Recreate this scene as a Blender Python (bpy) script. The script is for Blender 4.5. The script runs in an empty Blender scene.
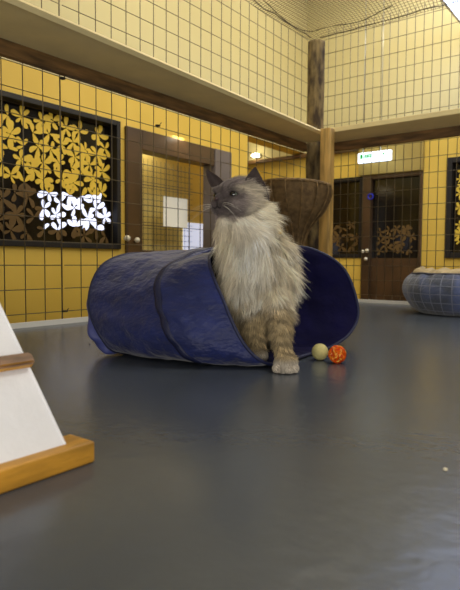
import bpy, bmesh, math, random
import numpy as np
from mathutils import Vector, Matrix, noise
PI = math.pi
random.seed(7); rng = np.random.default_rng(7)
SC = bpy.context.scene; COL = SC.collection

# ------------------------------------------------------------------ camera
CAM = Vector((1.883, -3.350, 0.25)); F = 562.0
Rm = Matrix(((0.79458485, -0.04096080, 0.60576986), (0.60711455, 0.04235683, -0.79348460), (0.00684327, 0.99826255, 0.05852399)))
cd = bpy.data.cameras.new('camera'); cam = bpy.data.objects.new('camera', cd); COL.objects.link(cam)
cd.sensor_fit = 'HORIZONTAL'; cd.sensor_width = 24; cd.lens = F / 460 * 24; cd.clip_start = .02
cam.matrix_world = Matrix.Translation(CAM) @ Rm.to_4x4()
cd.dof.use_dof = True; cd.dof.focus_distance = 1.45; cd.dof.aperture_fstop = 7.1
SC.camera = cam
FW = Vector((-0.6068, 0.7948, 0)).normalized(); RT = Vector((FW.y, -FW.x, 0))
def at(x, y, v):                       # point at horizontal depth v seen at image point x, y
    r = Rm @ Vector((x - 230, 295 - y, -F)); return CAM + r * (v / r.dot(FW))
def uv(u, v, z): p = CAM + RT * u + FW * v; return Vector((p.x, p.y, z))

# ------------------------------------------------------------------ materials
def lin(c):
    return tuple(((x / 255) / 12.92 if x / 255 <= .04045 else ((x / 255 + .055) / 1.055) ** 2.4) for x in c) + (1,)
def mat(name, rgb, rough=.6, metal=0, emit=0, var=0, vscale=8, bump=0, bscale=60, stretch=(1, 1, 1), rgb2=None, sheen=0, spec=None, coat=0):
    m = bpy.data.materials.new(name); m.use_nodes = True; nt = m.node_tree; b = nt.nodes['Principled BSDF']
    b.inputs['Base Color'].default_value = lin(rgb); b.inputs['Roughness'].default_value = rough; b.inputs['Metallic'].default_value = metal
    if sheen: b.inputs['Sheen Weight'].default_value = sheen
    if coat: b.inputs['Coat Weight'].default_value = coat
    if spec is not None: b.inputs['Specular IOR Level'].default_value = spec
    tc = nt.nodes.new('ShaderNodeTexCoord'); mp = nt.nodes.new('ShaderNodeMapping'); mp.inputs['Scale'].default_value = stretch
    nt.links.new(tc.outputs['Object'], mp.inputs[0])
    if var or rgb2:
        n = nt.nodes.new('ShaderNodeTexNoise'); n.inputs['Scale'].default_value = vscale; n.inputs['Detail'].default_value = 5
        nt.links.new(mp.outputs[0], n.inputs['Vector'])
        r = nt.nodes.new('ShaderNodeValToRGB'); r.color_ramp.elements[0].position = .35; r.color_ramp.elements[1].position = .65
        c2 = rgb2 or tuple(min(255, c * (1 + var)) for c in rgb); c1 = rgb if rgb2 else tuple(c * (1 - var) for c in rgb)
        r.color_ramp.elements[0].color = lin(c1); r.color_ramp.elements[1].color = lin(c2)
        nt.links.new(n.outputs[0], r.inputs[0]); nt.links.new(r.outputs[0], b.inputs['Base Color'])
    if bump:
        n2 = nt.nodes.new('ShaderNodeTexNoise'); n2.inputs['Scale'].default_value = bscale; n2.inputs['Detail'].default_value = 4
        nt.links.new(mp.outputs[0], n2.inputs['Vector'])
        bp = nt.nodes.new('ShaderNodeBump'); bp.inputs['Strength'].default_value = bump; bp.inputs['Distance'].default_value = .01
        nt.links.new(n2.outputs[0], bp.inputs['Height']); nt.links.new(bp.outputs[0], b.inputs['Normal'])
    if emit:
        b.inputs['Emission Color'].default_value = lin(rgb); b.inputs['Emission Strength'].default_value = emit
    return m
M = dict(
    floor=mat('grey_vinyl', (70, 77, 88), .25, var=.06, vscale=2.2, bump=.08, bscale=38),
    white_trim=mat('white_trim', (244, 242, 234), .5),
    shelf=mat('cream_board', (244, 226, 170), .6, var=.02),
    beam=mat('brown_beam', (112, 84, 50), .55, var=.25, vscale=6, stretch=(1, 1, 8)),
    post=mat('pine_post', (180, 146, 84), .5, var=.16, vscale=9, stretch=(5, 5, .6)),
    wire=mat('wire', (116, 104, 82), .4, metal=.4),
    tie=mat('black_tie', (18, 18, 18), .5),
    net=mat('net_cord', (120, 104, 66), .7),
    rope=mat('dark_rope', (60, 48, 32), .8),
    roomfloor=mat('room_floor', (120, 96, 66), .5, var=.1),
    ceil=mat('ceiling_paint', (232, 222, 190), .8),
    olive=mat('olive_wall', (168, 146, 76), .7),  # wall colour taken duller above the back door
    brown=mat('brown_paint', (80, 58, 36), .3, var=.12, vscale=5),
    darkbrown=mat('dark_brown_paint', (22, 17, 13), .6),
    greybrown=mat('grey_brown_paint', (112, 102, 100), .35),
    dark_glass=mat('dark_pane', (22, 17, 12), .12),
    inner_yellow=mat('yellow_room_beyond', (236, 212, 124), .6),
    leaf=mat('yellow_cutout', (226, 190, 62), .6, emit=.10),  # slight glow stands in for the lit room behind the leaves
    leaf_dim=mat('dim_amber', (104, 78, 34), .6),  # dim copy of the leaf colour, also for the door's reflection patches
    leaf_lit=mat('lit_cutout', (222, 228, 255), .5, emit=1.1),  # glow stands in for the bright window behind these leaves
    paper=mat('paper', (240, 236, 220), .7, emit=.12),  # sheet glows faintly by itself, brightness put into the material
    daylight=mat('bright_pane', (214, 222, 250), .4, emit=.7),
    knob=mat('white_knob', (235, 228, 205), .3),
    blue=mat('blue_plastic', (40, 50, 200), .3),
    sign=mat('sign_white', (225, 240, 255), .4, emit=2.2),
    sign_green=mat('sign_green', (10, 150, 60), .4, emit=.7),
    lamp=mat('lamp_glow', (255, 240, 200), .4, emit=14),
    panel=mat('light_panel_glow', (205, 218, 255), .4, emit=5),
    metal=mat('lamp_metal', (190, 190, 185), .3, metal=.8),
    inner_shade=mat('shaded_navy_nylon', (15, 13, 56), .8, spec=.15, var=.1, vscale=14, bump=.5, bscale=26),  # same nylon darkened, the shade inside the tunnel put into its colour
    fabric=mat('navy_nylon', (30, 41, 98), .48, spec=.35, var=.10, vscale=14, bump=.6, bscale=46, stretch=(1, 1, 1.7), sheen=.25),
    fabric2=mat('navy_binding', (26, 32, 70), .55, bump=.2, bscale=120),
    ruffle=mat('violet_blue_nylon', (74, 82, 150), .45, bump=.5, bscale=26),
    bark=mat('bark', (58, 46, 34), .9, bump=1, bscale=40, rgb2=(140, 122, 84), vscale=28, stretch=(1, 1, .35)),
    wicker=mat('wicker', (98, 76, 46), .75, rgb2=(134, 106, 66), vscale=40, bump=.5, bscale=120),
    wicker_rim=mat('wicker_rim', (128, 102, 64), .7, var=.2, vscale=50, bump=.5, bscale=120),
    cream=mat('cream_fleece', (196, 178, 142), .95, var=.1, vscale=20, bump=.9, bscale=60),
    piping=mat('grey_piping', (70, 72, 88), .8),
    white_board=mat('white_board', (240, 240, 246), .55, var=.02, bump=.15, bscale=90),
    ochre_wood=mat('ochre_wood', (196, 142, 48), .5, var=.13, vscale=10, stretch=(4, 1, 4), bump=.1, bscale=60),
    grey_wood=mat('brown_grey_wood', (136, 104, 76), .6, var=.2, vscale=16, stretch=(4, 1, 4)),  # brown-grey tone for the upper and outer cleat faces
    pale_ball=mat('pale_felt', (206, 196, 132), .8, var=.05, vscale=60, bump=.3, bscale=200),
    crumb=mat('white_crumb', (225, 215, 190), .8), dcrumb=mat('dark_crumb', (25, 22, 20), .8),
    nose=mat('nose_skin', (74, 56, 58), .35), mouth=mat('mouth_line', (28, 22, 24), .6), whisk=mat('whisker_hair', (240, 236, 225), .4),
    iris=mat('eye_iris', (104, 112, 98), .08, coat=1), pupil=mat('eye_pupil', (6, 6, 8), .04, coat=1), lid=mat('eye_rim', (34, 27, 28), .5),
    earskin=mat('inner_ear', (58, 47, 45), .8, var=.15, vscale=60),
)
def attr_mat(name, rough=.75, sheen=.2, trans=0):
    m = bpy.data.materials.new(name); m.use_nodes = True; nt = m.node_tree; b = nt.nodes['Principled BSDF']
    a = nt.nodes.new('ShaderNodeAttribute'); a.attribute_name = 'coat'; nt.links.new(a.outputs['Color'], b.inputs['Base Color'])
    b.inputs['Roughness'].default_value = rough; b.inputs['Sheen Weight'].default_value = sheen; b.inputs['Specular IOR Level'].default_value = .25
    return m
M['coat'] = attr_mat('cat_coat'); M['tinsel'] = attr_mat('orange_tinsel', .3, 0)
def wall_mat():
    m = mat('yellow_wall', (226, 180, 50), .6); nt = m.node_tree; b = nt.nodes['Principled BSDF']
    g = nt.nodes.new('ShaderNodeNewGeometry'); s = nt.nodes.new('ShaderNodeSeparateXYZ'); nt.links.new(g.outputs['Position'], s.inputs[0])
    st = nt.nodes.new('ShaderNodeMath'); st.operation = 'GREATER_THAN'; st.inputs[1].default_value = 1.42; nt.links.new(s.outputs['Z'], st.inputs[0])
    n = nt.nodes.new('ShaderNodeTexNoise'); n.inputs['Scale'].default_value = 3; nt.links.new(g.outputs['Position'], n.inputs['Vector'])
    r = nt.nodes.new('ShaderNodeValToRGB'); r.color_ramp.elements[0].color = lin((220, 184, 72)); r.color_ramp.elements[1].color = lin((232, 198, 90)); nt.links.new(n.outputs[0], r.inputs[0])
    mx = nt.nodes.new('ShaderNodeMix'); mx.data_type = 'RGBA'; nt.links.new(st.outputs[0], mx.inputs[0]); nt.links.new(r.outputs[0], mx.inputs[6]); mx.inputs[7].default_value = lin((214, 203, 154))
    nt.links.new(mx.outputs[2], b.inputs['Base Color']); return m
M['wall'] = wall_mat()
def plaid_mat():
    m = mat('blue_plaid', (84, 92, 116), .9, sheen=.4, bump=.4, bscale=70); nt = m.node_tree; b = nt.nodes['Principled BSDF']
    u = nt.nodes.new('ShaderNodeUVMap'); s = nt.nodes.new('ShaderNodeSeparateXYZ'); nt.links.new(u.outputs[0], s.inputs[0])
    outs = []
    for ax, N, w in (('X', 34, .10), ('Y', 9, .10)):
        a = nt.nodes.new('ShaderNodeMath'); a.operation = 'MULTIPLY'; a.inputs[1].default_value = N; nt.links.new(s.outputs[ax], a.inputs[0])
        f = nt.nodes.new('ShaderNodeMath'); f.operation = 'FRACT'; nt.links.new(a.outputs[0], f.inputs[0])
        l = nt.nodes.new('ShaderNodeMath'); l.operation = 'LESS_THAN'; l.inputs[1].default_value = w; nt.links.new(f.outputs[0], l.inputs[0]); outs.append(l)
    mxm = nt.nodes.new('ShaderNodeMath'); mxm.operation = 'MAXIMUM'; nt.links.new(outs[0].outputs[0], mxm.inputs[0]); nt.links.new(outs[1].outputs[0], mxm.inputs[1])
    n = nt.nodes.new('ShaderNodeTexNoise'); n.inputs['Scale'].default_value = 9; tc = nt.nodes.new('ShaderNodeTexCoord'); nt.links.new(tc.outputs['Object'], n.inputs['Vector'])
    r = nt.nodes.new('ShaderNodeValToRGB'); r.color_ramp.elements[0].position = .4; r.color_ramp.elements[1].position = .6
    r.color_ramp.elements[0].color = lin((76, 82, 98)); r.color_ramp.elements[1].color = lin((92, 104, 146)); nt.links.new(n.outputs[0], r.inputs[0])
    mx = nt.nodes.new('ShaderNodeMix'); mx.data_type = 'RGBA'; nt.links.new(mxm.outputs[0], mx.inputs[0]); nt.links.new(r.outputs[0], mx.inputs[6]); mx.inputs[7].default_value = lin((120, 126, 148))
    nt.links.new(mx.outputs[2], b.inputs['Base Color']); return m
M['plaid'] = plaid_mat()

# ------------------------------------------------------------------ helpers
def link(name, me, parent=None, mats=()):
    for m in mats: me.materials.append(m)
    o = bpy.data.objects.new(name, me); COL.objects.link(o)
    if parent is not None:
        o.parent = parent; o.matrix_parent_inverse = Matrix.Identity(4)
        q, w = parent, Vector()
        while q is not None: w += q.location; q = q.parent
        o.location = -w
    return o
def obj(name, bm, m, parent=None, smooth=True):
    me = bpy.data.meshes.new(name); bmesh.ops.recalc_face_normals(bm, faces=bm.faces); bm.to_mesh(me); bm.free()
    if smooth:
        for p in me.polygons: p.use_smooth = True
    return link(name, me, parent, m if isinstance(m, (list, tuple)) else (m,))
def tag(o, label, cat, group=None, kind=None):
    o['label'] = label; o['category'] = cat
    if group: o['group'] = group
    if kind: o['kind'] = kind
    return o
def thing(name, loc, label, cat, group=None):
    o = bpy.data.objects.new(name, None); o.empty_display_size = .05; COL.objects.link(o); o.location = loc
    return tag(o, label, cat, group)
def structure(o): o['kind'] = 'structure'; return o
def box(bm, lo, hi, bev=0, mi=0):
    r = bmesh.ops.create_cube(bm, size=1); vs = r['verts']
    for v in vs: v.co = Vector([lo[i] + (v.co[i] + .5) * (hi[i] - lo[i]) for i in range(3)])
    fs = {f for v in vs for f in v.link_faces}
    for f in fs: f.material_index = mi
    if bev:
        es = list({e for v in vs for e in v.link_edges}); bmesh.ops.bevel(bm, geom=es, offset=bev, segments=2, affect='EDGES', profile=.5)
    return bm
def B(lo, hi, bev=0): return box(bmesh.new(), lo, hi, bev)
def tube(bm, pts, r, n=6, closed=False):
    pts = [Vector(p) for p in pts]; N = len(pts); rings = []
    up0 = None
    for i, p in enumerate(pts):
        a = pts[(i - 1) % N] if (closed or i > 0) else p; b = pts[(i + 1) % N] if (closed or i < N - 1) else p
        t = (b - a).normalized()
        if up0 is None: up0 = Vector((0, 0, 1)) if abs(t.z) < .9 else Vector((1, 0, 0))
        s = t.cross(up0).normalized(); u = s.cross(t).normalized(); up0 = u
        rr = r[i] if isinstance(r, (list, tuple)) else r
        rings.append([bm.verts.new(p + (s * math.cos(2 * PI * k / n) + u * math.sin(2 * PI * k / n)) * rr) for k in range(n)])
    for i in range(N if closed else N - 1):
        A, Bq = rings[i], rings[(i + 1) % N]
        for k in range(n): bm.faces.new((A[k], A[(k + 1) % n], Bq[(k + 1) % n], Bq[k]))
    if not closed:
        bm.faces.new(rings[0][::-1]); bm.faces.new(rings[-1])
    return bm
def lathe(prof, c, n=64, fn=None, uvm=True):
    bm = bmesh.new(); ul = bm.loops.layers.uv.new('UVMap'); rows = []
    for j, (r, z) in enumerate(prof):
        row = []
        for k in range(n):
            a = 2 * PI * k / n; rr, zz = (r, z) if fn is None else fn(r, z, a, j)
            row.append(bm.verts.new((c[0] + rr * math.cos(a), c[1] + rr * math.sin(a), c[2] + zz)))
        rows.append(row)
    for j in range(len(prof) - 1):
        for k in range(n):
            f = bm.faces.new((rows[j][k], rows[j][(k + 1) % n], rows[j + 1][(k + 1) % n], rows[j + 1][k]))
            for l, (uu, vv) in zip(f.loops, ((k, j), (k + 1, j), (k + 1, j + 1), (k, j + 1))): l[ul].uv = (uu / n, vv / (len(prof) - 1))
    for row, pr in ((rows[0], prof[0]), (rows[-1], prof[-1])):
        if pr[0] > 1e-5 and pr[0] < .5: 
            try: bm.faces.new(row)
            except ValueError: pass
    return bm
def smooth_prof(pts, n):                # Catmull-Rom through profile points
    out = []
    P = [pts[0]] + list(pts) + [pts[-1]]
    for i in range(1, len(P) - 2):
        for k in range(n):
            t = k / n
            out.append(tuple(.5 * (2 * P[i][d] + (P[i + 1][d] - P[i - 1][d]) * t + (2 * P[i - 1][d] - 5 * P[i][d] + 4 * P[i + 1][d] - P[i + 2][d]) * t * t + (3 * P[i][d] - P[i - 1][d] - 3 * P[i + 1][d] + P[i + 2][d]) * t ** 3) for d in range(len(P[0]))))
    out.append(tuple(pts[-1])); return out

# ------------------------------------------------------------------ setting
RF = -.82; CZ = 3.1; PZ = 2.3
structure(obj('floor', B((0, -4.3, -.06), (3.4, 0, 0)), M['floor'], smooth=False))
structure(obj('trim_1', B((.0, -4.3, RF), (3.4, 0, -.06)), M['darkbrown'], smooth=False))
structure(obj('floor_room', B((-4, -4.8, RF - .1), (3.8, 2.0, RF)), M['roomfloor'], smooth=False))
structure(obj('ceiling', B((-4, -4.8, CZ), (3.8, 2.2, CZ + .1)), M['ceil'], smooth=False))
structure(obj('trim_2', B((.0, -4.3, 0), (.012, -.012, .02)), M['white_trim'], smooth=False))
structure(obj('trim_3', B((.0, -.012, 0), (3.4, 0, .02)), M['white_trim'], smooth=False))

def wall_with_holes(name, axis, p0, p1, a0, a1, z0, z1, holes):
    bm = bmesh.new(); A = sorted({a0, a1} | {h[0] for h in holes} | {h[1] for h in holes}); Z = sorted({z0, z1} | {h[2] for h in holes} | {h[3] for h in holes})
    for i in range(len(A) - 1):
        for j in range(len(Z) - 1):
            ca, cz = (A[i] + A[i + 1]) / 2, (Z[j] + Z[j + 1]) / 2
            if any(h[0] < ca < h[1] and h[2] < cz < h[3] for h in holes): continue
            if axis == 0: box(bm, (p0, A[i], Z[j]), (p1, A[i + 1], Z[j + 1]))
            else: box(bm, (A[i], p0, Z[j]), (A[i + 1], p1, Z[j + 1]))
    return structure(obj(name, bm, M['wall'], smooth=False))
LX = -1.2; BY = 2.0
LWIN = (-3.0, -.62, .335, 1.235); LDOOR = (-.57, .65, RF, 1.215)
wall_with_holes('wall_left', 0, LX - .15, LX, -4.8, .94, RF, CZ, [LWIN, LDOOR])
RDOOR = (-.52, .08, RF, 1.12); SWIN = (-1.15, -.52, .30, 1.12); RWIN = (.295, 1.35, .30, 1.215)
wall_with_holes('wall_back', 1, BY, BY + .15, -4, 3.8, RF, CZ, [RDOOR, SWIN, RWIN])
structure(obj('wall_lintel', B((LX - .15, .94, 1.42), (LX, 2.0, CZ)), M['wall'], smooth=False))
structure(obj('wall_corridor', B((-4.0, -.2, RF), (-3.9, 2.0, CZ)), M['wall'], smooth=False))
structure(obj('trim_4', B((-3.9, 1.96, 1.375), (-.56, 2.0, 1.41)), M['beam'], smooth=False))
structure(obj('trim_5', B((-.56, 1.96, 1.125), (.085, 2.0, 1.42)), M['olive'], smooth=False))

def leaves(axis, plane, a0, a1, z0, z1, count, size, lit=None, dim=None, seed=1):
    rr = random.Random(seed); bm = bmesh.new(); pts = []; tries = 0
    while len(pts) < count and tries < 60000:
        tries += 1
        a, z = rr.uniform(a0 + size * .3, a1 - size * .3), rr.uniform(z0 + size * .3, z1 - size * .3)
        if all((a - p[0]) ** 2 + (z - p[1]) ** 2 > (size * .64) ** 2 for p in pts): pts.append((a, z))
    for (a, z) in pts:
        n = rr.choice((3, 4, 5, 5, 6)); base = rr.uniform(0, 2 * PI)
        for k in range(n):
            ang = base + 2 * PI * k / (n if n > 3 else n + 1.5) + rr.uniform(-.2, .2); L = size * rr.uniform(.36, .64); w = L * rr.uniform(.22, .36); bend = rr.uniform(-.5, .5)
            ca, sa = math.cos(ang), math.sin(ang); outl = []
            for i in range(14):
                t = 2 * PI * i / 14; x = L * (.54 - .5 * math.cos(t)); y = w * math.sin(t) * (.35 + .75 * x / L) + bend * x * x / L * .5
                outl.append((a + x * ca - y * sa, z + x * sa + y * ca))
            outl = [(min(max(p, a0), a1), min(max(q, z0), z1)) for p, q in outl]
            off = rr.uniform(0, .002)
            vs = [bm.verts.new((plane + off, p, q) if axis == 0 else (p, plane - off, q)) for p, q in outl]
            try: f = bm.faces.new(vs)
            except ValueError: continue
            ca_, cz_ = a + ca * L * .6, z + sa * L * .6
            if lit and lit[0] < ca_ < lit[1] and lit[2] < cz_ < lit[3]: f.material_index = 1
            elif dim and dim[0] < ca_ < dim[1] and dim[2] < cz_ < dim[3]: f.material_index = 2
    return bm
def frame_bm(axis, p0, p1, a0, a1, z0, z1, w, bottom=True):
    bm = bmesh.new(); P = (lambda a, b, c, d: ((p0, a, b), (p1, c, d))) if axis == 0 else (lambda a, b, c, d: ((a, p0, b), (c, p1, d)))
    box(bm, *P(a0, z0, a0 + w, z1), bev=.004); box(bm, *P(a1 - w, z0, a1, z1), bev=.004); box(bm, *P(a0 + w, z1 - w, a1 - w, z1), bev=.004)
    if bottom: box(bm, *P(a0 + w, z0, a1 - w, z0 + w), bev=.004)
    return bm
# window_1 : long dark pane with leaf cutouts, left wall
w1 = bpy.data.objects.new('window_1', None); COL.objects.link(w1); w1.location = (LX, -1.8, .34); structure(w1)
obj('window_frame', frame_bm(0, LX - .10, LX + .02, *LWIN, .035), M['darkbrown'], w1, smooth=False)
obj('pane', B((LX - .06, LWIN[0] + .04, LWIN[2] + .04), (LX - .05, LWIN[1] - .04, LWIN[3] - .04)), M['dark_glass'], w1, smooth=False)
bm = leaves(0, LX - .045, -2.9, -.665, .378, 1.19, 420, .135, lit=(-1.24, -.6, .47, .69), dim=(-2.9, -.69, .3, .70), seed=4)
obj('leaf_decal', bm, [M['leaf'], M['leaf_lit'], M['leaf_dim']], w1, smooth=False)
w2 = bpy.data.objects.new('window_2', None); COL.objects.link(w2); w2.location = (.8, BY, .30); structure(w2)
obj('window_frame', frame_bm(1, BY - .02, BY + .1, *RWIN, .05), M['darkbrown'], w2, smooth=False)
obj('pane', B((RWIN[0] + .04, BY + .05, RWIN[2] + .04), (RWIN[1] - .04, BY + .06, RWIN[3] - .04)), M['dark_glass'], w2, smooth=False)
obj('leaf_decal', leaves(1, BY + .045, RWIN[0] + .07, RWIN[1] - .06, RWIN[2] + .07, RWIN[3] - .07, 90, .10, seed=9), [M['leaf']], w2, smooth=False)
w3 = bpy.data.objects.new('window_3', None); COL.objects.link(w3); w3.location = (-.83, BY, .30); structure(w3)
obj('window_frame', frame_bm(1, BY - .01, BY + .1, *SWIN, .04), M['darkbrown'], w3, smooth=False)
obj('pane', B((SWIN[0] + .03, BY + .05, SWIN[2] + .03), (SWIN[1] - .03, BY + .06, SWIN[3] - .03)), M['dark_glass'], w3, smooth=False)
obj('leaf_decal', leaves(1, BY + .045, SWIN[0] + .06, SWIN[1] - .05, SWIN[2] + .06, SWIN[2] + .38, 12, .12, seed=3), [M['leaf_dim']], w3, smooth=False)

# door_1 : left wall, brown frame with a big pane through which a meshed yellow room shows
d1 = bpy.data.objects.new('door_1', None); COL.objects.link(d1); d1.location = (LX, 0, RF); structure(d1)
bm = bmesh.new(); x0, x1 = LX - .10, LX + .03
box(bm, (x0, -.57, RF), (x1, -.42, 1.215), .005); box(bm, (x0, -.42, 1.07), (x1, .42, 1.215), .005); box(bm, (x0, -.42, RF), (x1, .42, .335), .005)
df1 = obj('door_frame', bm, M['brown'], d1, smooth=False)
obj('door_jamb', B((x0, .42, RF), (x1 + .01, .65, 1.215), .006), M['greybrown'], d1, smooth=False)
bm = bmesh.new()
for k in range(1, 17): a = -.42 + .84 * k / 17; tube(bm, [(LX - .22, a, .335), (LX - .22, a, 1.07)], .0022, 4)
for k in range(1, 16): z = .335 + .735 * k / 16; tube(bm, [(LX - .22, -.42, z), (LX - .22, .42, z)], .0022, 4)
obj('inner_mesh', bm, M['wire'], d1)
obj('back_panel', B((LX - .42, -.75, .2), (LX - .40, .935, 1.3)), M['inner_yellow'], d1, smooth=False)
obj('bright_panel', B((LX - .395, .49, .36), (LX - .385, .90, .61)), M['daylight'], d1, smooth=False)
obj('paper_notice', B((LX - .20, .03, .543), (LX - .195, .327, .79)), M['paper'], d1, smooth=False)
for (y, z, r) in ((-.50, .405, .020), (-.595, .415, .022)):
    bm = bmesh.new(); bmesh.ops.create_uvsphere(bm, u_segments=16, v_segments=10, radius=r, matrix=Matrix.Translation((LX + .055, y, z)))
    tube(bm, [(LX + .02, y, z), (LX + .05, y, z)], .008, 8); obj('door_knob', bm, M['knob'], df1)
# door_2 : back wall, dark glazed door
d2 = bpy.data.objects.new('door_2', None); COL.objects.link(d2); d2.location = (-.2, BY, RF); structure(d2)
bm = bmesh.new(); box(bm, (-.52, BY - .03, RF), (-.43, BY + .1, 1.12), .005); box(bm, (-.43, BY - .02, 1.08), (.08, BY + .1, 1.12), .005); box(bm, (.05, BY - .02, RF), (.08, BY + .1, 1.08), .005)
df2 = obj('door_frame', bm, M['brown'], d2, smooth=False)
obj('door_panel', B((-.43, BY + .02, RF), (.05, BY + .06, .30)), M['brown'], d2, smooth=False)
obj('door_pane', B((-.43, BY + .03, .30), (.05, BY + .05, 1.08)), M['dark_glass'], d2, smooth=False)
obj('dim_reflection', leaves(1, BY + .025, -.38, .02, .33, .62, 14, .11, seed=5), [M['leaf_dim']], d2, smooth=False)  # amber shapes painted as the dim yellow reflection in the door glass
for (x, z, r) in ((-.49, .365, .018), (-.445, .372, .020), (-.455, .29, .018)):
    bm = bmesh.new(); bmesh.ops.create_uvsphere(bm, u_segments=16, v_segments=10, radius=r, matrix=Matrix.Translation((x, BY - .055, z)))
    tube(bm, [(x, BY - .03, z), (x, BY - .05, z)], .007, 8); obj('door_knob', bm, M['knob'], df2)
bm = bmesh.new(); tube(bm, [(-.428 + .026 * math.cos(t * PI / 12), BY - .035, .908 + .026 * math.sin(t * PI / 12)) for t in range(24)], .008, 8, closed=True)
tag(obj('door_badge', bm, M['blue']), 'small blue ring badge hung high on the dark back door', 'badge')
# ceiling exit sign
ex = thing('exit_sign', (-.33, 1.80, 1.22), 'lit green and white exit sign above the dark back door', 'sign')
EX0, EX1 = -.50, -.16; 
sb = obj('sign_body', B((EX0, 1.80, 1.215), (EX1, 1.83, 1.315), .012), M['sign'], ex)
for lo, hi in [((.03, 1.255), (.055, 1.298)), ((.062, 1.252), (.069, 1.300))] + [((.076 + k * .019, 1.258), (.090 + k * .019, 1.294)) for k in range(4)] + [((.255, 1.272), (.272, 1.292))]:
    obj('sign_symbol', B((EX0 + lo[0], 1.795, lo[1]), (EX0 + hi[0], 1.799, hi[1])), M['sign_green'], sb, smooth=False)
for k in (0, 1):
    bm = bmesh.new(); tube(bm, [(EX0 + .05 + .18 * k, 1.815, 1.28), (EX0 + .05 + .18 * k, 1.815, CZ)], .004, 6); obj('sign_hanger', bm, M['metal'], ex)
# corridor lamp
lp = thing('wall_lamp', (-1.80, 1.99, 1.44), 'small glowing lamp on the yellow back wall above the cat', 'lamp')
bm = bmesh.new(); bmesh.ops.create_uvsphere(bm, u_segments=20, v_segments=12, radius=.042, matrix=Matrix.Translation((-1.80, 1.93, 1.455)) @ Matrix.Diagonal((1.2, 1, .55, 1))); obj('bulb', bm, M['lamp'], lp)
obj('lamp_base', B((-1.84, 1.965, 1.43), (-1.76, 2.0, 1.48), .006), M['metal'], lp)
# ceiling light panel (in view at the top right) and two more over the room
def panel(x0, x1, y0, y1, label):
    t = thing('ceiling_light', ((x0 + x1) / 2, (y0 + y1) / 2, PZ), label, 'ceiling light')
    obj('light_diffuser', B((x0 + .02, y0 + .02, PZ - .03), (x1 - .02, y1 - .02, PZ - .012)), M['panel'], t, smooth=False)
    bm = bmesh.new(); box(bm, (x0, y0, PZ - .035), (x0 + .02, y1, PZ)); box(bm, (x1 - .02, y0, PZ - .035), (x1, y1, PZ)); box(bm, (x0 + .02, y0, PZ - .035), (x1 - .02, y0 + .02, PZ)); box(bm, (x0 + .02, y1 - .02, PZ - .035), (x1 - .02, y1, PZ))
    obj('light_frame', bm, M['white_trim'], t, smooth=False)
    for hx, hy in ((x0 + .1, y0 + .2), (x1 - .1, y0 + .2), (x0 + .1, y1 - .2), (x1 - .1, y1 - .2)):
        bm = bmesh.new(); tube(bm, [(hx, hy, PZ - .01), (hx, hy, CZ)], .004, 6); obj('hanger_wire', bm, M['metal'], t)
panel(.46, 1.25, -.1, 1.68, 'bright cool white ceiling light panel beyond the net, top right corner')

# ------------------------------------------------------------------ enclosure: shelf, beams, post, trunk, fence, net
bm = bmesh.new(); pts = [(.012, -4.2), (.370, -4.2), (.232, -.30), (3.3, -.30), (3.3, -.012), (.13, -.012), (.13, -.13), (.012, -.13)]
vs = [bm.verts.new((x, y, 1.022)) for x, y in pts]; f = bm.faces.new(vs); r = bmesh.ops.extrude_face_region(bm, geom=[f])
for v in r['geom']:
    if isinstance(v, bmesh.types.BMVert): v.co.z += .014
sh = thing('cat_shelf', (.012, -.012, 1.022), 'cream L-shaped wall shelf running around the wire enclosure above the cat', 'shelf')
obj('shelf_board', bm, M['shelf'], sh, smooth=False)
bm = bmesh.new(); tube(bm, [(.372, -4.2, 1.030), (.234, -.30, 1.030)], .013, 4); box(bm, (.232, -.312, 1.018), (3.3, -.30, 1.046), .002); obj('edge_strip', bm, M['shelf'], sh, smooth=False)
bm = B((.004, -4.2, .968), (.034, -.115, 1.022), .003); tag(obj('support_beam', bm, M['beam'], smooth=False), 'brown wooden beam under the shelf along the left fence', 'beam', 'beams under the shelf')
bm = B((.118, -.034, .968), (3.3, -.004, 1.022), .003); tag(obj('support_beam', bm, M['beam'], smooth=False), 'brown wooden beam under the shelf along the back fence', 'beam', 'beams under the shelf')
tag(obj('support_post', B((.268, -.374, 0), (.332, -.3135, 1.034), .004), M['post']), 'smooth light brown square post under the inner corner of the shelf', 'post')
# bark trunk in the corner
bm = bmesh.new(); n, rows = 40, 120; R_ = []
for j in range(rows + 1):
    z = 1.67 * j / rows; row = []
    for k in range(n):
        a = 2 * PI * k / n; q = Vector((math.cos(a) * 3, math.sin(a) * 3, z * 3))
        r = .053 + .010 * noise.noise(q) + .007 * noise.noise(Vector((math.cos(a) * 9, math.sin(a) * 9, z * 7)))
        if z > 1.04: r = .054 + .004 * noise.noise(q * 3)
        row.append(bm.verts.new((.062 + r * math.cos(a), -.062 + r * math.sin(a), z)))
    R_.append(row)
for j in range(rows):
    for k in range(n): bm.faces.new((R_[j][k], R_[j][(k + 1) % n], R_[j + 1][(k + 1) % n], R_[j + 1][k]))
bm.faces.new(R_[0]); bm.faces.new(R_[-1])
tag(obj('tree_trunk', bm, M['bark']), 'rough dark bark trunk standing in the corner between both fences', 'trunk')

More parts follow.
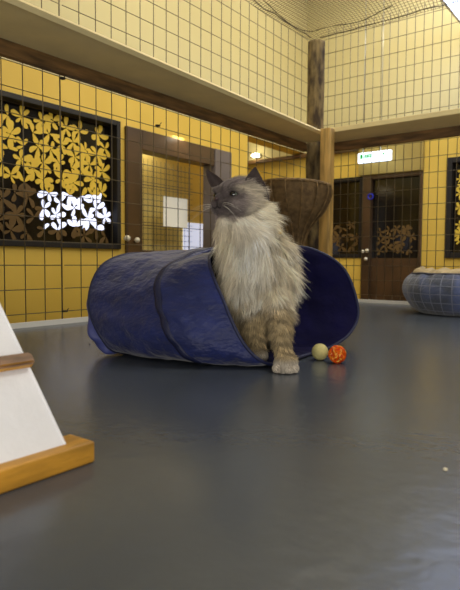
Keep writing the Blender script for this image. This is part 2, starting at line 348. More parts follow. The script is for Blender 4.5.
def fence(name, axis, a0, a1, step, start, label, ztop=1.70, heavy=(), over=.0):
    bm = bmesh.new(); P = (lambda a, z, o=0: (-.004 + o, a, z)) if axis == 0 else (lambda a, z, o=0: (a, .004 - o, z))
    a = start
    while a < a1:
        if a > a0: tube(bm, [P(a, .012), P(a, ztop + over)], .0021, 5)
        a += step
    z = .05
    while z < ztop + .01:
        tube(bm, [P(a0, z, .004), P(a1, z, .004)], .0018, 5); z += .0915
    for h in heavy: tube(bm, [P(h, .012), P(h, ztop)], .0032, 6)
    tag(obj(name, bm, M['wire']), label, 'wire fence', 'wire fence panels around the enclosure')
fence('wire_fence', 0, -4.2, -1.980, .0845, -1.973 - .0845 * 26, 'wire grid fence panel on the left side nearest the white ramp', heavy=(-1.980,))
fence('wire_fence', 0, -1.970, -.060, .0835, -1.970 + .0835, 'wire grid fence panel on the left side behind the tunnel', heavy=())
fence('wire_fence', 1, .070, 3.3, .0515, .115 - .0515, 'wire grid fence panel at the back in front of the dark door', over=.06)
for (y, z, d) in ((-1.974, .05, 'near the floor, low on the left fence joint'), (-1.974, .96, 'high on the left fence joint, just under the beam'), (-1.45, .88, 'on the thicker fence wire above the glazed door')):
    bm = bmesh.new(); tube(bm, [(.004 + .009 * math.cos(t * PI / 6), y + .010 * math.sin(t * PI / 6), z) for t in range(12)], .0035, 6, closed=True); tube(bm, [(.014, y, z), (.024, y + .004, z + .012)], .0018, 5)
    tag(obj('cable_tie', bm, M['tie']), 'black cable tie ' + d, 'cable tie', 'cable ties on the left fence')
# net ceiling
def netz(x, y):
    d = min(x, -y); edge = max(0, 1 - d / .25)
    return 1.76 - .05 * edge ** 2 + .022 * math.sin(x * 4.2 + 1) * math.sin(y * 3.1) + .012 * noise.noise(Vector((x * 3, y * 3, 0)))
bm = bmesh.new(); st = .021
i = 0
def netline(pts, r=.0016):
    tube(bm, pts, r, 3)
for k in range(int(2.3 / st)):
    x = k * st; netline([(x, -j * .09, netz(x, -j * .09)) for j in range(0, 32)])
for k in range(int(2.8 / st)):
    y = -k * st; netline([(j * .09, y, netz(j * .09, y)) for j in range(0, 26)])
nt_ = thing('ceiling_net', (0, 0, 1.7), 'fine cream cord net stretched over the top of the enclosure', 'net')
obj('net_mesh', bm, M['net'], nt_)
bm = bmesh.new(); tube(bm, [(.01, -.05 - j * .06, 1.715 + .018 * noise.noise(Vector((j * .5, 0, 3)))) for j in range(46)], .0032, 6); tube(bm, [(.06 + j * .06, -.012, 1.715 + .018 * noise.noise(Vector((j * .4, 5, 3)))) for j in range(40)], .0028, 6); 
tube(bm, [(.02, -.9 + j * .05, 1.73 + .02 * math.sin(j * .4)) for j in range(16)] + [(.05 + j * .06, -.1 + .03 * math.sin(j * .5), 1.728 + .012 * math.sin(j * .8)) for j in range(10)], .0026, 6)
obj('edge_rope', bm, M['rope'], nt_)

# ------------------------------------------------------------------ white ramp on the left
rp = thing('cat_ramp', (1.31, -3.1, 0), 'white A-frame cat ramp with ochre wooden cleats at the left edge', 'ramp')
Y0, Y1 = -3.30, -2.938
def slab(bm, p, q, th, y0, y1, bev=.002):
    p, q = Vector((p[0], 0, p[1])), Vector((q[0], 0, q[1])); d = (q - p).normalized(); nrm = Vector((-d.z, 0, d.x)); nrm = nrm if nrm.z > 0 else -nrm
    r = bmesh.ops.create_cube(bm, size=1); L = (q - p).length
    for v in r['verts']:
        a, b, c = v.co.x + .5, v.co.y + .5, v.co.z - .5; w = p + d * (a * L) + nrm * (c * th); v.co = Vector((w.x, y0 + b * (y1 - y0), w.z))
    bmesh.ops.bevel(bm, geom=list({e for v in r['verts'] for e in v.link_edges}), offset=bev, segments=2, affect='EDGES')
bm = bmesh.new(); slab(bm, (1.315, .028), (.86, .555), .014, Y0, Y1); obj('ramp_board', bm, M['white_board'], rp, smooth=False)
bm = bmesh.new(); slab(bm, (.43, .014), (.855, .54), .014, Y0, Y1); obj('ramp_board', bm, M['white_board'], rp, smooth=False)
c0 = obj('base_cleat', B((1.285, Y0 - .02, 0), (1.334, -2.905, .027), .003), M['ochre_wood'], rp)
dv = Vector((-.455, 0, .527)).normalized(); nv = Vector((.527, 0, .455)).normalized()
for k, s in enumerate((.110, .30, .45, .59)):
    p = Vector((1.315, 0, .028)) + dv * s; q = p + dv * .018; bm = bmesh.new()
    cs = [p, q, q + nv * .014, p + nv * .014]
    A_ = [bm.verts.new((c.x, Y0 - .015, c.z)) for c in cs]; B_ = [bm.verts.new((c.x, -2.932, c.z)) for c in cs]
    bm.faces.new(A_); bm.faces.new(B_[::-1])
    for i in range(4): bm.faces.new((A_[i], A_[(i + 1) % 4], B_[(i + 1) % 4], B_[i]))
    bmesh.ops.bevel(bm, geom=list(bm.edges), offset=.0035, segments=2, affect='EDGES')
    o = obj('cleat', bm, [M['ochre_wood'], M['grey_wood']], rp, smooth=False)
    for f in o.data.polygons:
        if f.normal.dot(dv) > .3: f.material_index = 1
        if f.normal.dot(nv) > .5: f.material_index = 1

# ------------------------------------------------------------------ tunnel
def fl(x, v): return 261.0 + (x - 230) * .004 + 140.5 / v - .4
RA = [(0, 122, None, 1.50), (1, 102, 338, 1.47), (2, 89, 303, 1.50), (3, 101, 267, 1.56), (4, 131, 254, 1.64), (5, 160, 260, 1.74), (6, 175, 295, 1.80), (7, 165, None, 1.72)]
RB0 = [(0, 160, None, 1.42), (1, 138, 342, 1.37), (2, 124, 302, 1.42), (3, 136, 267, 1.50), (4, 166, 252, 1.585), (5, 198, 255, 1.68), (6, 216, 292, 1.74), (7, 203, None, 1.67)]
RB = [(0, 205, None, 1.355), (1, 176, 342, 1.315), (2, 160, 300, 1.36), (3, 169, 267, 1.44), (4, 200, 251, 1.53), (5, 236, 254, 1.64), (6, 258, 295, 1.71), (7, 245, None, 1.63)]
RC = [(0, 243, None, 1.34), (1, 212, 345, 1.300), (2, 193, 300, 1.335), (3, 191, 260, 1.425), (4, 219, 253, 1.60), (4.6, 258, 251, 1.68), (5, 276, 251, 1.71), (5.5, 295, 265, 1.74), (6, 309, 302, 1.75), (6.5, 304, 330, 1.72), (7, 288, None, 1.66), (7.5, 266, None, 1.46)]
RD = [(0, 276, None, 1.325), (1, 247, 348, 1.295), (2, 224, 302, 1.32), (3, 210, 256, 1.42), (4, 240, 250, 1.69), (4.6, 283, 247, 1.745), (5, 312, 249, 1.755), (5.5, 344, 269, 1.755), (6, 358, 308, 1.735), (6.5, 351, 332, 1.69), (7, 330, None, 1.61), (7.5, 304, None, 1.46)]
def ring_pts(R, N=96):
    ks = [r[0] for r in R]; P = [at(r[1], r[2] if r[2] else fl(r[1], r[3]), r[3]) for r in R]
    for p, r in zip(P, R):
        if r[2] is None: p.z = .006
    n = len(R); out = []
    for i in range(N):
        t = 8 * i / N; j = max(q for q in range(n) if ks[q] <= t + 1e-9); k0, k1 = ks[j], ks[(j + 1) % n] + (8 if j == n - 1 else 0); s = (t - k0) / (k1 - k0)
        km, kp = ks[(j - 1) % n] - (8 if j == 0 else 0), ks[(j + 2) % n] + (8 if j + 2 >= n else 0)
        p0, p1, pm, pp = P[j], P[(j + 1) % n], P[(j - 1) % n], P[(j + 2) % n]
        m0 = (p1 - pm) / (k1 - km) * (k1 - k0); m1 = (pp - p0) / (kp - k0) * (k1 - k0)
        q = p0 * (2 * s ** 3 - 3 * s * s + 1) + m0 * (s ** 3 - 2 * s * s + s) + p1 * (-2 * s ** 3 + 3 * s * s) + m1 * (s ** 3 - s * s)
        q.z = max(q.z, .004); out.append(q)
    return out
rings = [ring_pts(R) for R in (RA, RB0, RB, RC, RD)]
NS = 96; path = []
for i in range(NS): path.append(smooth_prof([tuple(r[i]) for r in rings], 14))
NL = len(path[0]); bm = bmesh.new(); G = []
tcen = at(200, 300, 1.55)
loops = []
for j in range(NL):
    ringc = sum((Vector(path[i][j]) for i in range(NS)), Vector()) / NS; row = []
    for i in range(NS):
        p = Vector(path[i][j]); d = (p - ringc).normalized(); w = 1 - (2 * abs(j / (NL - 1) - .5)) ** 6
        nz = noise.noise(Vector((p.x * 9 + p.z * 16, p.y * 9 - p.z * 6, p.z * 20))) * .011 + noise.noise(Vector((p.x * 30 + p.z * 25, p.y * 30, p.z * 34))) * .0045
        p = p + d * nz * w; p.z = max(p.z, .004); row.append(p)
    loops.append(row)
tn = thing('cat_tunnel', (tcen.x, tcen.y, 0), 'navy blue fabric cat tunnel lying on the floor around the cat', 'cat tunnel')
for row in loops: G.append([bm.verts.new(p) for p in row])
for j in range(NL - 1):
    for i in range(NS): bm.faces.new((G[j][i], G[j][(i + 1) % NS], G[j + 1][(i + 1) % NS], G[j + 1][i]))
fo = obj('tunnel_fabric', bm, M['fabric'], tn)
md = fo.modifiers.new('thick', 'SOLIDIFY'); md.thickness = .0025; md.offset = 0; fo.data.materials.append(M['inner_shade']); md.material_offset = 1
bm = bmesh.new(); tube(bm, loops[-1], .0042, 8, closed=True); obj('rim_binding', bm, M['fabric2'], tn)
bm = bmesh.new(); tube(bm, loops[0], .0048, 8, closed=True); obj('end_hoop', bm, M['fabric2'], tn)
def band(j0, j1, off, name, m):
    bm = bmesh.new(); rows = []
    for j in range(j0, j1 + 1):
        c = sum(loops[j], Vector()) / NS; e = off if j0 < j < j1 else off * .3
        rows.append([bm.verts.new(loops[j][i] + (loops[j][i] - c).normalized() * e) for i in range(NS)])
    for a in range(len(rows) - 1):
        for i in range(NS): bm.faces.new((rows[a][i], rows[a][(i + 1) % NS], rows[a + 1][(i + 1) % NS], rows[a + 1][i]))
    o = obj(name, bm, m, tn); s = o.modifiers.new('thick', 'SOLIDIFY'); s.thickness = .002; s.offset = 0
band(26, 29, .003, 'seam_band', M['fabric2'])
# loose gathered fabric past the left hoop
bm = bmesh.new(); rows = []; ax = -(loops[8][0] - loops[0][0]).normalized(); cA = sum(loops[0], Vector()) / NS
for j in range(9):
    t = j / 8; row = []
    for i in range(NS):
        low = (.5 + .5 * math.cos(2 * PI * (i - 9) / NS)) ** 5; p = loops[0][i]; lenn = .004 + .045 * low
        q = p + ax * lenn * t + (cA - p) * (.22 * t * t * (1 - low)) + (p - cA).normalized() * (.016 * low * math.sin(t * PI) * (1 + math.sin(i * .55) * .5) + .003 * math.sin(i * .8 + t * 3) * t); q.z = max(q.z, .004); row.append(bm.verts.new(q))
    rows.append(row)
for j in range(8):
    for i in range(NS): bm.faces.new((rows[j][i], rows[j][(i + 1) % NS], rows[j + 1][(i + 1) % NS], rows[j + 1][i]))
o = obj('end_ruffle', bm, M['ruffle'], tn); s = o.modifiers.new('thick', 'SOLIDIFY'); s.thickness = .002; o['label'] = 'lighter violet blue gathered fabric'

# ------------------------------------------------------------------ basket
bc = uv(.361, 3.12, 0); 
bk = thing('wicker_basket', (bc.x, bc.y, 0), 'brown wicker cone basket on a stem beside the corner post, behind the cat', 'basket')
zt = .672
prof = smooth_prof([(.028, .28), (.040, .35), (.058, .41), (.088, .46), (.125, .505), (.158, .55), (.182, .61), (.188, .645), (.183, zt)], 9)
def weave(r, z, a, j): return r + (.0055 if r > .05 else .002) * math.sin(a * 34 + (j % 2) * PI) , z + .012 * math.cos(a + 2.2) * (z - .3) / .4
bm = lathe(prof, (bc.x, bc.y, 0), 204, weave); bowl = o = obj('basket_bowl', bm, M['wicker'], bk); s = o.modifiers.new('t', 'SOLIDIFY'); s.thickness = .008
bm = bmesh.new()
for q in range(3): tube(bm, [(bc.x + (.185 + .003 * math.cos(t * .9 + q * 2.1)) * math.cos(t * 2 * PI / 90), bc.y + (.185 + .003 * math.cos(t * .9 + q * 2.1)) * math.sin(t * 2 * PI / 90), zt + .002 + .012 * math.cos(t * 2 * PI / 90 + 2.2) + .004 * math.sin(t * .9 + q * 2.1)) for t in range(90)], .0055, 7, closed=True)
obj('basket_rim', bm, M['wicker_rim'], bk)
for q in range(14):
    a = 2 * PI * q / 14; bm = bmesh.new(); pr = prof[::4]
    tube(bm, [(bc.x + (r + .007) * math.cos(a + .25 * (zt - z)), bc.y + (r + .007) * math.sin(a + .25 * (zt - z)), z + .012 * math.cos(a + 2.2) * (z - .3) / .4) for r, z in pr], .0035, 6); obj('basket_rib', bm, M['wicker_rim'], bowl)
bm = bmesh.new(); tube(bm, [(bc.x, bc.y, .02), (bc.x, bc.y, .30)], .024, 16); obj('basket_stem', bm, M['bark'], bk)
obj('basket_foot', lathe([(.0, 0), (.11, 0), (.115, .004), (.115, .018), (.11, .022), (.0, .022)], (bc.x, bc.y, 0), 40), M['post'], bk)

# ------------------------------------------------------------------ pet bed
bx, by = 1.098, -.392
bd = thing('pet_bed', (bx, by, 0), 'round blue grey plaid pet bed with cream fleece inside at right edge', 'pet bed')
def wob(r, z, a, j): return r + .008 * noise.noise(Vector((math.cos(a) * 3, math.sin(a) * 3, z * 9))) + .0035 * math.sin(a * 19 + z * 22) * (z / .2), z + .007 * noise.noise(Vector((math.cos(a) * 2, math.sin(a) * 2, 4))) * (z / .2)
KS = 1.02
pr = smooth_prof([(.0, .0), (.17, .0), (.225, .010), (.266, .055), (.286, .108), (.278, .158), (.250, .194), (.237, .200)], 8)
obj('bolster', lathe(pr, (bx, by, 0), 150, wob), M['plaid'], bd)
bm = bmesh.new(); tube(bm, [(bx + .242 * math.cos(t * PI / 60), by + .242 * math.sin(t * PI / 60), .200 + .006 * noise.noise(Vector((math.cos(t * PI / 60) * 2, math.sin(t * PI / 60) * 2, 4)))) for t in range(120)], .0055, 8, closed=True); obj('bed_piping', bm, M['piping'], bd)
def wob2(r, z, a, j): return r + .004 * math.sin(a * 13), z + (.009 * noise.noise(Vector((math.cos(a) * r * 20, math.sin(a) * r * 20, z * 9)))+.004 * math.sin(a * 17 + r * 30) if r > .05 else 0)
pr = smooth_prof([(.240, .200), (.226, .218), (.198, .222), (.172, .186), (.158, .14), (.12, .112), (.06, .105), (.0, .105)], 7)
obj('fleece_lining', lathe(pr, (bx, by, 0), 150, wob2), M['cream'], bd)

# ------------------------------------------------------------------ balls and crumbs
b1 = uv((321 - 230) / F * 1.433, 1.433, .0213); bm = bmesh.new(); bmesh.ops.create_uvsphere(bm, u_segments=40, v_segments=24, radius=.0213)
o = obj('toy_ball', bm, M['pale_ball']); o.location = b1; tag(o, 'plain pale cream toy ball on the floor beside the cat paw', 'toy ball')
b2c = uv((338.5 - 230) / F * 1.392, 1.392, .0222)
def strips(n, rad, length, width, cols):
    V, Fc, Cc = [], [], []
    for _ in range(n):
        d = Vector((random.gauss(0, 1), random.gauss(0, 1), random.gauss(0, 1))).normalized(); t = d.cross(Vector((random.gauss(0, 1), random.gauss(0, 1), random.gauss(0, 1)))).normalized(); s = d.cross(t)
        c = lin(random.choice(cols)); base = len(V); ph = random.uniform(0, PI)
        for k in range(6):
            q = k / 5; ang = (q - .5) * length / rad; dd = (d * math.cos(ang) + t * math.sin(ang)).normalized(); h = rad * (.90 + .10 * math.sin(q * PI))
            for sgn in (-1, 1): V.append(tuple(dd * (h + sgn * .0008) + s * sgn * width * .5 * (.4 + .6 * math.sin(PI * (q * .9 + .05))))); Cc.append(c)
            if k: b_ = base + 2 * k; Fc.append((b_ - 2, b_ - 1, b_ + 1, b_))
    return V, Fc, Cc
b2 = thing('toy_ball', b2c, 'orange tinsel toy ball right of the pale ball', 'toy ball')
bm = bmesh.new(); bmesh.ops.create_icosphere(bm, subdivisions=4, radius=.0190)
for v in bm.verts: v.co *= 1 + .04 * noise.noise(v.co * 300)
co = obj('ball_core', bm, mat('orange_core', (214, 84, 14), .5, var=.2, vscale=200), b2); co.location = (0, 0, 0)
V, Fc, Cc = strips(420, .0220, .014, .0026, [(236, 96, 14), (226, 74, 10), (240, 130, 30), (246, 196, 90), (200, 52, 10), (238, 110, 20)])
me = bpy.data.meshes.new('tinsel'); me.from_pydata(V, [], Fc); at_ = me.attributes.new('coat', 'FLOAT_COLOR', 'POINT'); at_.data.foreach_set('color', np.array(Cc, dtype=np.float32).ravel())
o = link('tinsel', me, b2, (M['tinsel'],)); o.location = (0, 0, 0)
def crumb(x, y, m, label, r=.004):
    v = 140.5 / (y - 261); p = uv((x - 230) / F * v, v, r * .7); bm = bmesh.new(); bmesh.ops.create_icosphere(bm, subdivisions=2, radius=r)
    for q in bm.verts: q.co *= 1 + .3 * noise.noise(q.co * 400); 
    for q in bm.verts: q.co.z *= .7
    o = obj('crumb', bm, m); o.location = p; tag(o, label, 'crumb', 'crumbs on the floor')
crumb(451, 472, M['crumb'], 'tiny white crumb on the floor near the right edge', .0028)
crumb(89, 345, M['dcrumb'], 'tiny dark crumb on the floor left of the tunnel', .003)

# ------------------------------------------------------------------ the cat
def ell(bm, c, r, rot=None):
    mt = Matrix.Translation(c) @ (rot.to_4x4() if rot else Matrix.Identity(4)) @ Matrix.Diagonal((*r, 1)); bmesh.ops.create_uvsphere(bm, u_segments=24, v_segments=16, radius=1, matrix=mt)
VR = Matrix((RT, FW, Vector((0, 0, 1)))).transposed()          # view-facing axes: right, away, up
def chain(bm, pts, n=10):
    for (p, r), (q, s) in zip(pts, pts[1:]):
        for k in range(n + 1): t = k / n; rr = r * (1 - t) + s * t; bmesh.ops.create_icosphere(bm, subdivisions=2, radius=rr, matrix=Matrix.Translation(p.lerp(q, t)))
bm = bmesh.new()
E_ = lambda x, y, v, a, b, c: ell(bm, at(x, y, v), (a, b, c), VR)
E_(257, 262, 1.45, .072, .072, .085); E_(247, 234, 1.42, .060, .058, .062); E_(260, 297, 1.48, .068, .080, .075)
E_(258, 312, 1.56, .085, .085, .085); E_(252, 316, 1.62, .10, .085, .090); E_(241, 215, 1.41, .050, .052, .05)
E_(274, 256, 1.46, .042, .055, .050); E_(259, 226, 1.43, .034, .045, .042); E_(235, 252, 1.415, .029, .042, .055); E_(236, 280, 1.42, .030, .045, .050); E_(281, 276, 1.46, .034, .05, .05); E_(255, 211, 1.405, .026, .03, .026); E_(224, 226, 1.385, .018, .03, .03)
E_(246, 322, 1.46, .045, .05, .055); E_(260, 322, 1.43, .034, .04, .05)
for hx in (232, 278): E_(hx, 335, 1.58, .036, .075, .045)
chain(bm, [(at(274, 298, 1.42), .040), (at(280, 318, 1.375), .032), (at(281, 336, 1.325), .0235), (at(284, 356, 1.285), .0195)])
PW = uv((287 - 230) / F * 1.272, 1.272, .016)
E_(286, 361.5, 1.275, .028, .030, .0175)
for dx, dy in ((-.021, .010), (-.0075, .0), (.0075, .0), (.021, .010)): ell(bm, uv((287 - 230) / F * 1.25 + dx, 1.25 + dy, .0115), (.0085, .013, .012), VR)
chain(bm, [(at(245, 312, 1.44), .036), (at(253, 334, 1.42), .028), (at(257, 349, 1.40), .023)])
ell(bm, uv((259 - 230) / F * 1.385, 1.385, .020), (.025, .032, .016), VR)
chain(bm, [(at(250, 330, 1.68), .022), (uv(.0, 1.72, .035), .02), (uv(-.09, 1.70, .032), .018), (uv(-.15, 1.62, .032), .012)])
# head frame
HC = at(237, 200, 1.385); HF = (RT * -.70 + FW * -.70 + Vector((0, 0, .10))).normalized(); HS = (RT * .71 - FW * .70).normalized(); HU = HS.cross(HF).normalized()
if HU.z < 0: HU = -HU
HR = Matrix((HF, HS, HU)).transposed()
h = lambda f, s, u: HC + HF * f + HS * s + HU * u
ell(bm, h(0, 0, .004), (.053, .054, .046), HR)
ell(bm, h(.020, .027, -.016), (.034, .028, .026), HR); ell(bm, h(.020, -.027, -.016), (.034, .028, .026), HR)
ell(bm, h(.048, .012, -.021), (.022, .015, .013), HR); ell(bm, h(.048, -.012, -.021), (.022, .015, .013), HR)
ell(bm, h(.044, 0, -.036), (.020, .016, .010), HR); ell(bm, h(.052, 0, -.006), (.022, .0105, .011), HR); ell(bm, h(.030, 0, .014), (.028, .030, .026), HR)
for sg in (1, -1): ell(bm, h(.036, sg * .026, .018), (.018, .020, .010), HR)
me = bpy.data.meshes.new('tmp'); bm.to_mesh(me); bm.free(); tmp = bpy.data.objects.new('tmp', me); COL.objects.link(tmp)
rm = tmp.modifiers.new('r', 'REMESH'); rm.mode = 'VOXEL'; rm.voxel_size = .0036
sm = tmp.modifiers.new('s', 'SMOOTH'); sm.factor = .5; sm.iterations = 5
dg = bpy.context.evaluated_depsgraph_get(); body = bpy.data.meshes.new_from_object(tmp.evaluated_get(dg)); bpy.data.objects.remove(tmp)
nv_ = len(body.vertices); P = np.empty(nv_ * 3); body.vertices.foreach_get('co', P); P = P.reshape(-1, 3)

# coat colouring by place on the body
def viewc(P):                           # -> image-like coordinates of a point in the cat's own front plane
    d = P - np.array(CAM); u = d @ np.array(RT); v = d @ np.array(FW); return u, v, P[:, 2]
cream = np.array(lin((232, 219, 193))[:3]); white = np.array(lin((252, 248, 238))[:3]); grey = np.array(lin((126, 114, 113))[:3]); dark = np.array(lin((68, 58, 60))[:3]); tan = np.array(lin((182, 162, 124))[:3]); tand = np.array(lin((112, 98, 74))[:3]); pawc = np.array(lin((196, 186, 172))[:3]); mid = np.array(lin((160, 148, 138))[:3])
NOSE = h(.070, 0, -.012)
def ss(a, b, x): t = np.clip((x - a) / (b - a), 0, 1); return t * t * (3 - 2 * t)
def coat(P, jit=None):
    n = len(P); D = P - np.array(HC); hf, hs, hu = D @ np.array(HF), D @ np.array(HS), D @ np.array(HU)
    z = P[:, 2]; u, v, _ = viewc(P)
    nz = np.array([noise.noise(Vector(p) * 22) for p in P])
    c = np.tile(cream, (n, 1)); mixc = lambda c, col, m: c * (1 - m[:, None]) + col * m[:, None]
    c = mixc(c, white, np.maximum(ss(.0, .5, nz) * .7, np.exp(-(((u - .055) / .045) ** 2 + ((z - .28) / .08) ** 2)) * .9))
    c = mixc(c, tan, 1 - ss(.105, .175, z + nz * .03))                     # lower body and legs
    band_ = (np.sin(z * 330 + u * 90 + nz * 3) > .15).astype(float) * (z < .15) * (z > .03)
    c = mixc(c, tand, band_ * .55)
    c = mixc(c, pawc, 1 - ss(.022, .038, z))
    c = mixc(c, tan * .9, ss(1.50, 1.60, v))                               # back
    # head
    inh = 1 - ss(.075, .10, np.sqrt(hf ** 2 + hs ** 2 + hu ** 2)) 
    dn = np.linalg.norm(P - np.array(NOSE), axis=1)
    face = inh * (1 - ss(.058, .092, dn + nz * .014)) * ss(-.056, -.042, hu) 
    top = inh * ss(.006, .030, hu)
    c = mixc(c, mid, np.clip(top, 0, 1) * .9); c = mixc(c, grey, np.clip(face, 0, 1) * .95)
    c = mixc(c, dark, inh * (1 - ss(.022, .050, dn + nz * .010)) * .8)
    st = inh * ss(.008, .018, hu) * ss(.1, .8, np.sin(hs * 400 + nz * 3)) * (hf > -.01); c = mixc(c, dark, st * .5)
    for sg in (1, -1):
        de = np.linalg.norm(P - np.array(h(.045, sg * .0335, .004)), axis=1); c = mixc(c, dark, (1 - ss(.010, .024, de)) * .7)
    lightb = inh * np.exp(-((np.abs(hs) - .045) / .010) ** 2) * ss(.0, .02, hu) * .55; c = mixc(c, cream * .9, lightb)
    return np.clip(c, 0, 1), inh, dn, hf, hs, hu
cb, *_ = coat(P)
a_ = body.attributes.new('coat', 'FLOAT_COLOR', 'POINT'); a_.data.foreach_set('color', np.concatenate([cb * .68, np.ones((nv_, 1))], 1).astype(np.float32).ravel())
for p in body.polygons: p.use_smooth = True
cc = at(258, 320, 1.45)
cat = link('cat', body, None, (M['coat'],)); body.name = 'cat'
tag(cat, 'long-haired cream cat with grey face stepping out of the blue tunnel', 'cat')

# ears
def ear(base_l, base_r, tip, back, name='ear'):
    bl, br, tp = Vector(base_l), Vector(base_r), Vector(tip); N, Hh = 13, 14
    w = br - bl; upv = tp - (bl + br) / 2; out = w.cross(upv).normalized()
    if out.dot(FW) > 0: out = -out                            # faces the viewer's side
    bm = bmesh.new(); fr, bk_ = [], []
    for j in range(Hh + 1):
        t = j / Hh; c = ((bl + br) / 2).lerp(tp, t) + upv * 0; half = (1 - t) ** .80 * (1 + .28 * math.sin(PI * t)) * .5 * w.length + .0012
        rf, rb = [], []
        for i in range(N):
            s = -1 + 2 * i / (N - 1); d = (1 - s * s) * back * (1 - t) ** .7
            base = c + w.normalized() * half * s
            rf.append(bm.verts.new(base - out * d)); rb.append(bm.verts.new(base - out * (d * 1.12 + .0022)))
        fr.append(rf); bk_.append(rb)
    for j in range(Hh):
        for i in range(N - 1):
            f = bm.faces.new((fr[j][i], fr[j][i + 1], fr[j + 1][i + 1], fr[j + 1][i])); f.material_index = 1
            bm.faces.new((bk_[j][i], bk_[j + 1][i], bk_[j + 1][i + 1], bk_[j][i + 1]))
        for i in (0, N - 1): bm.faces.new((fr[j][i], bk_[j][i], bk_[j + 1][i], fr[j + 1][i]))
    o = obj(name, bm, [M['earback'], M['earskin']], cat); return o
M['earback'] = mat('ear_fur', (54, 46, 46), .9, var=.15, vscale=80, bump=.4, bscale=200)
ears = [ear(at(245, 189, 1.350), at(269, 200, 1.372), at(255.5, 167, 1.375), .013), ear(at(212, 187, 1.39), at(224, 183, 1.385), at(206.5, 169.5, 1.40), .012)]
# eyes
def surf(f, s, u, extra=0):                # project from the head centre onto the body surface
    d = (HF * f + HS * s + HU * u).normalized(); hit, loc, nr, idx = cat.ray_cast(HC + d * .2, -d); return loc if hit else HC + d * .055
bpy.context.view_layer.update()
gaze = (RT * -.80 + FW * -.58 + Vector((0, 0, .14))).normalized()
for sg in (1, -1):
    e = surf(.047, sg * .0335, .004); dirn = (e - HC).normalized(); ec = e - dirn * .0048
    bm = bmesh.new(); r0 = .0095; bmesh.ops.create_uvsphere(bm, u_segments=32, v_segments=24, radius=r0, matrix=Matrix.Translation(ec))
    g = (gaze * .6 + dirn * .55).normalized()
    for f in bm.faces:
        dd = (f.calc_center_median() - ec).normalized().dot(g); f.material_index = 1 if dd > .60 else 0
    o = obj('eye', bm, [M['iris'], M['pupil']], cat)
    # almond lid ring
    s_ = HU.cross(dirn).normalized(); u_ = dirn.cross(s_).normalized(); bm = bmesh.new(); pl = []
    for k in range(28):
        a = 2 * PI * k / 28; xx, yy = math.cos(a) * .0098, math.sin(a) * .0064 + .0014 * math.cos(a) * -sg
        pl.append(ec + s_ * xx + u_ * yy + dirn * math.sqrt(max(0, r0 ** 2 - (xx * .9) ** 2 - (yy * .9) ** 2)) * 1.02)
    tube(bm, pl, .0013, 6, closed=True); obj('eyelid', bm, M['lid'], o)
# nose and mouth
n0 = surf(.070, 0, -.010); bm = bmesh.new(); ell(bm, n0 - HF * .001, (.0045, .0068, .0048), HR); obj('nose', bm, M['nose'], cat)
bm = bmesh.new(); tube(bm, [surf(.066, s / 1000, u / 1000) + HF * .0006 for s, u in ((-14, -30), (-9, -33), (-4, -31), (0, -26), (4, -31), (9, -33), (14, -30))], .0012, 6); tube(bm, [surf(.068, 0, u / 1000) + HF * .0006 for u in (-16, -20, -26)], .001, 6); obj('mouth', bm, M['mouth'], cat)
for sg in (1, -1):
    for k in range(6):
        p0 = surf(.062, sg * (.016 + .002 * (k % 3)), -.020 - .003 * (k // 2)); d = (HF * .25 + HS * sg * (1.0) + HU * (.12 - .10 * k)).normalized(); L = .055 + .012 * (k % 3)
        bm = bmesh.new(); tube(bm, [p0 + d * L * t + Vector((0, 0, -1)) * .018 * t * t for t in (0, .25, .5, .75, 1)], [.0002, .00018, .00016, .00012, .00008], 4); obj('whisker', bm, M['whisk'], cat)

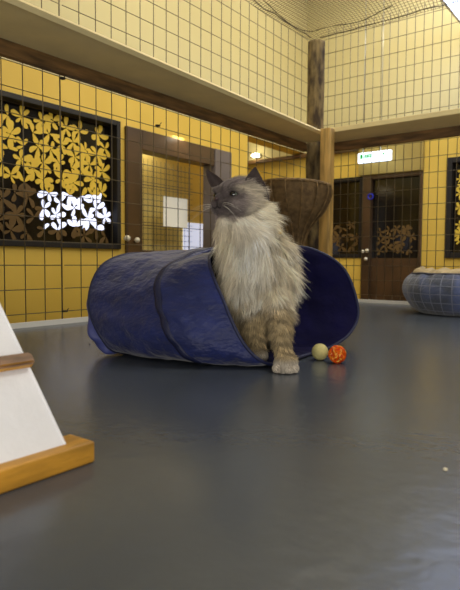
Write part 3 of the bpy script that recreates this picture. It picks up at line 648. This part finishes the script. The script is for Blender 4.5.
# fur strands
body.calc_loop_triangles(); nt = len(body.loop_triangles); T = np.empty(nt * 3, dtype=np.int32); body.loop_triangles.foreach_get('vertices', T); T = T.reshape(-1, 3)
def fur(name, N, filt, lenf, seed, width):
    rg = np.random.default_rng(seed); A, Bv, Cv = P[T[:, 0]], P[T[:, 1]], P[T[:, 2]]; cr = np.cross(Bv - A, Cv - A); ar = np.linalg.norm(cr, axis=1) / 2; nr = cr / (2 * ar[:, None] + 1e-12)
    cen = (A + Bv + Cv) / 3; wgt = ar * filt(cen); wgt /= wgt.sum(); id_ = rg.choice(nt, N, p=wgt); r1, r2 = rg.random(N), rg.random(N); fl_ = r1 + r2 > 1; r1[fl_], r2[fl_] = 1 - r1[fl_], 1 - r2[fl_]
    Q = A[id_] + (Bv - A)[id_] * r1[:, None] + (Cv - A)[id_] * r2[:, None]; Nn = nr[id_]
    col, inh, dn, hf, hs, hu = coat(Q); L = lenf(Q, inh, dn) * (.7 + .6 * rg.random(N))
    down = np.tile(np.array([0, 0, -1.]), (N, 1)); u, v, z = viewc(Q)
    side = np.outer((u - (257 - 230) / F * 1.44) * 4.0, np.array(RT)); flowb = down + side - .15 * np.array(FW)[None]
    flh = (Q - np.array(NOSE)); flh /= np.linalg.norm(flh, axis=1)[:, None] + 1e-9; flh = flh + np.array([0, 0, -.15])
    flow = flh * inh[:, None] + flowb * (1 - inh)[:, None]
    # locks: nearby strands share a direction
    clump = np.array([(noise.noise(Vector(q) * 55), noise.noise(Vector(q) * 55 + Vector((9, 4, 2))), noise.noise(Vector(q) * 55 + Vector((1, 7, 5)))) for q in Q]); cl = (1 - inh * .7)[:, None]
    flow = flow - Nn * np.sum(flow * Nn, 1)[:, None]; flow /= np.linalg.norm(flow, axis=1)[:, None] + 1e-9
    lift = (.42 - .22 * inh)[:, None] - .15 * (L < .014)[:, None]
    d0 = flow + Nn * lift + clump * .75 * cl + rg.normal(0, .10, (N, 3)); d0 /= np.linalg.norm(d0, axis=1)[:, None]
    bendv = down * (.45 * (1 - inh))[:, None] + clump[:, ::-1] * .35 * cl
    sd = np.cross(d0, Nn + rg.normal(0, .5, (N, 3))); sd /= np.linalg.norm(sd, axis=1)[:, None] + 1e-9
    ts = (0, .38, .74, 1.0); ws = (1., .85, .5, .0); rowsV = []
    for t, w in zip(ts, ws):
        c = Q + d0 * (L * t)[:, None] + bendv * (L * t * t)[:, None] * .6
        c[:, 2] = np.maximum(c[:, 2], .0015)
        if w > 0: rowsV += [c - sd * width * w * .5, c + sd * width * w * .5]
        else: rowsV.append(c)
    Vv = np.stack(rowsV, 1); base = (np.arange(N) * 7)[:, None]
    quads = np.concatenate([base + np.array([[0, 1, 3, 2]]), base + np.array([[2, 3, 5, 4]])], 1).reshape(-1, 4); tris = base + np.array([[4, 5, 6]])
    me = bpy.data.meshes.new(name); me.vertices.add(N * 7); me.vertices.foreach_set('co', Vv.reshape(-1)); nl = len(quads) * 4 + N * 3; me.loops.add(nl); me.loops.foreach_set('vertex_index', np.concatenate([quads.ravel(), tris.ravel()]).astype(np.int32))
    me.polygons.add(len(quads) + N); ls = np.concatenate([np.arange(len(quads)) * 4, len(quads) * 4 + np.arange(N) * 3]).astype(np.int32); me.polygons.foreach_set('loop_start', ls); me.update(calc_edges=True); me.validate()
    br = (.70 + .55 * rg.random(N)) * (1 + .8 * clump[:, 0] * (1 - inh * .5)); colr = np.clip(col * br[:, None], 0, 1); colr = np.repeat(np.concatenate([colr, np.ones((N, 1))], 1), 7, 0)
    a = me.attributes.new('coat', 'FLOAT_COLOR', 'POINT'); a.data.foreach_set('color', colr.astype(np.float32).ravel())
    me.polygons.foreach_set('use_smooth', np.ones(len(me.polygons), dtype=bool))
    return link(name, me, cat, (M['coat'],))
def lenf(Q, inh, dn):
    u, v, z = viewc(Q); L = .045 * np.ones(len(Q)); L = np.where(z < .16, .022, L); L = np.where(z < .12, .012, L); L = np.where(z < .035, .006, L)
    L = np.where((z < .19) & (z >= .16), .034, L); L = np.where(v > 1.56, .02, L)
    Lh = .0035 + .0085 * ss(.035, .06, dn) + .030 * ss(.068, .095, dn); return L * (1 - inh) + Lh * inh
eye_pts = [np.array(surf(.047, sg * .0335, .004)) for sg in (1, -1)]
def filt(c):
    m = np.ones(len(c)); 
    for e in eye_pts: m *= (np.linalg.norm(c - e, axis=1) > .0125)
    m *= (np.linalg.norm(c - np.array(n0), axis=1) > .007)
    D = np.linalg.norm(c - np.array(HC), axis=1); u, v, z = viewc(c); m *= np.where(D < .085, 3.2, 1.0); m *= np.where(v > 1.56, .35, 1.0); return m
f1 = fur('fur', 76000, filt, lenf, 3, .0011); f1['kind'] = 'stuff'
# ------------------------------------------------------------------ light
def area(name, loc, target, size, power, col, sy=None):
    l = bpy.data.lights.new(name, 'AREA'); l.energy = power; l.color = col; l.size = size; l.shape = 'RECTANGLE'; l.size_y = sy or size
    o = bpy.data.objects.new(name, l); COL.objects.link(o); o.location = loc; o.rotation_euler = (Vector(target) - Vector(loc)).to_track_quat('-Z', 'Y').to_euler(); return o
area('room_light', (-.2, -.6, 3.05), (-.7, -.6, 0), .6, 40, (1, .90, .68), 2.6)
area('room_light', (.4, 1.1, 3.05), (.3, 1.5, 0), 2.0, 27, (1, .90, .68), .5)
area('corridor_light', (-2.4, 1.2, 3.05), (-2.4, 1.3, 0), .7, 26, (1, .88, .55))
area('beyond_light', (LX - .30, 0, 1.25), (LX - .34, 0, 0), .12, 3.2, (1, .9, .68), .9)
area('overhead_light', (2.3, -1.3, 3.0), (1.5, -1.9, 0), .8, 52, (1, .94, .84))
area('low_fill', (2.5, -4.75, .32), (.7, -1.2, .85), 2.4, 38, (1, .94, .82), .7)  # added fill, low behind the camera, lifts the shelf underside
W = bpy.data.worlds.new('world'); SC.world = W; W.use_nodes = True; W.node_tree.nodes['Background'].inputs[0].default_value = (.78, .77, .74, 1); W.node_tree.nodes['Background'].inputs[1].default_value = .30
SC.view_settings.view_transform = 'Standard'; SC.view_settings.look = 'None'; SC.view_settings.gamma = 1; SC.view_settings.exposure = 0
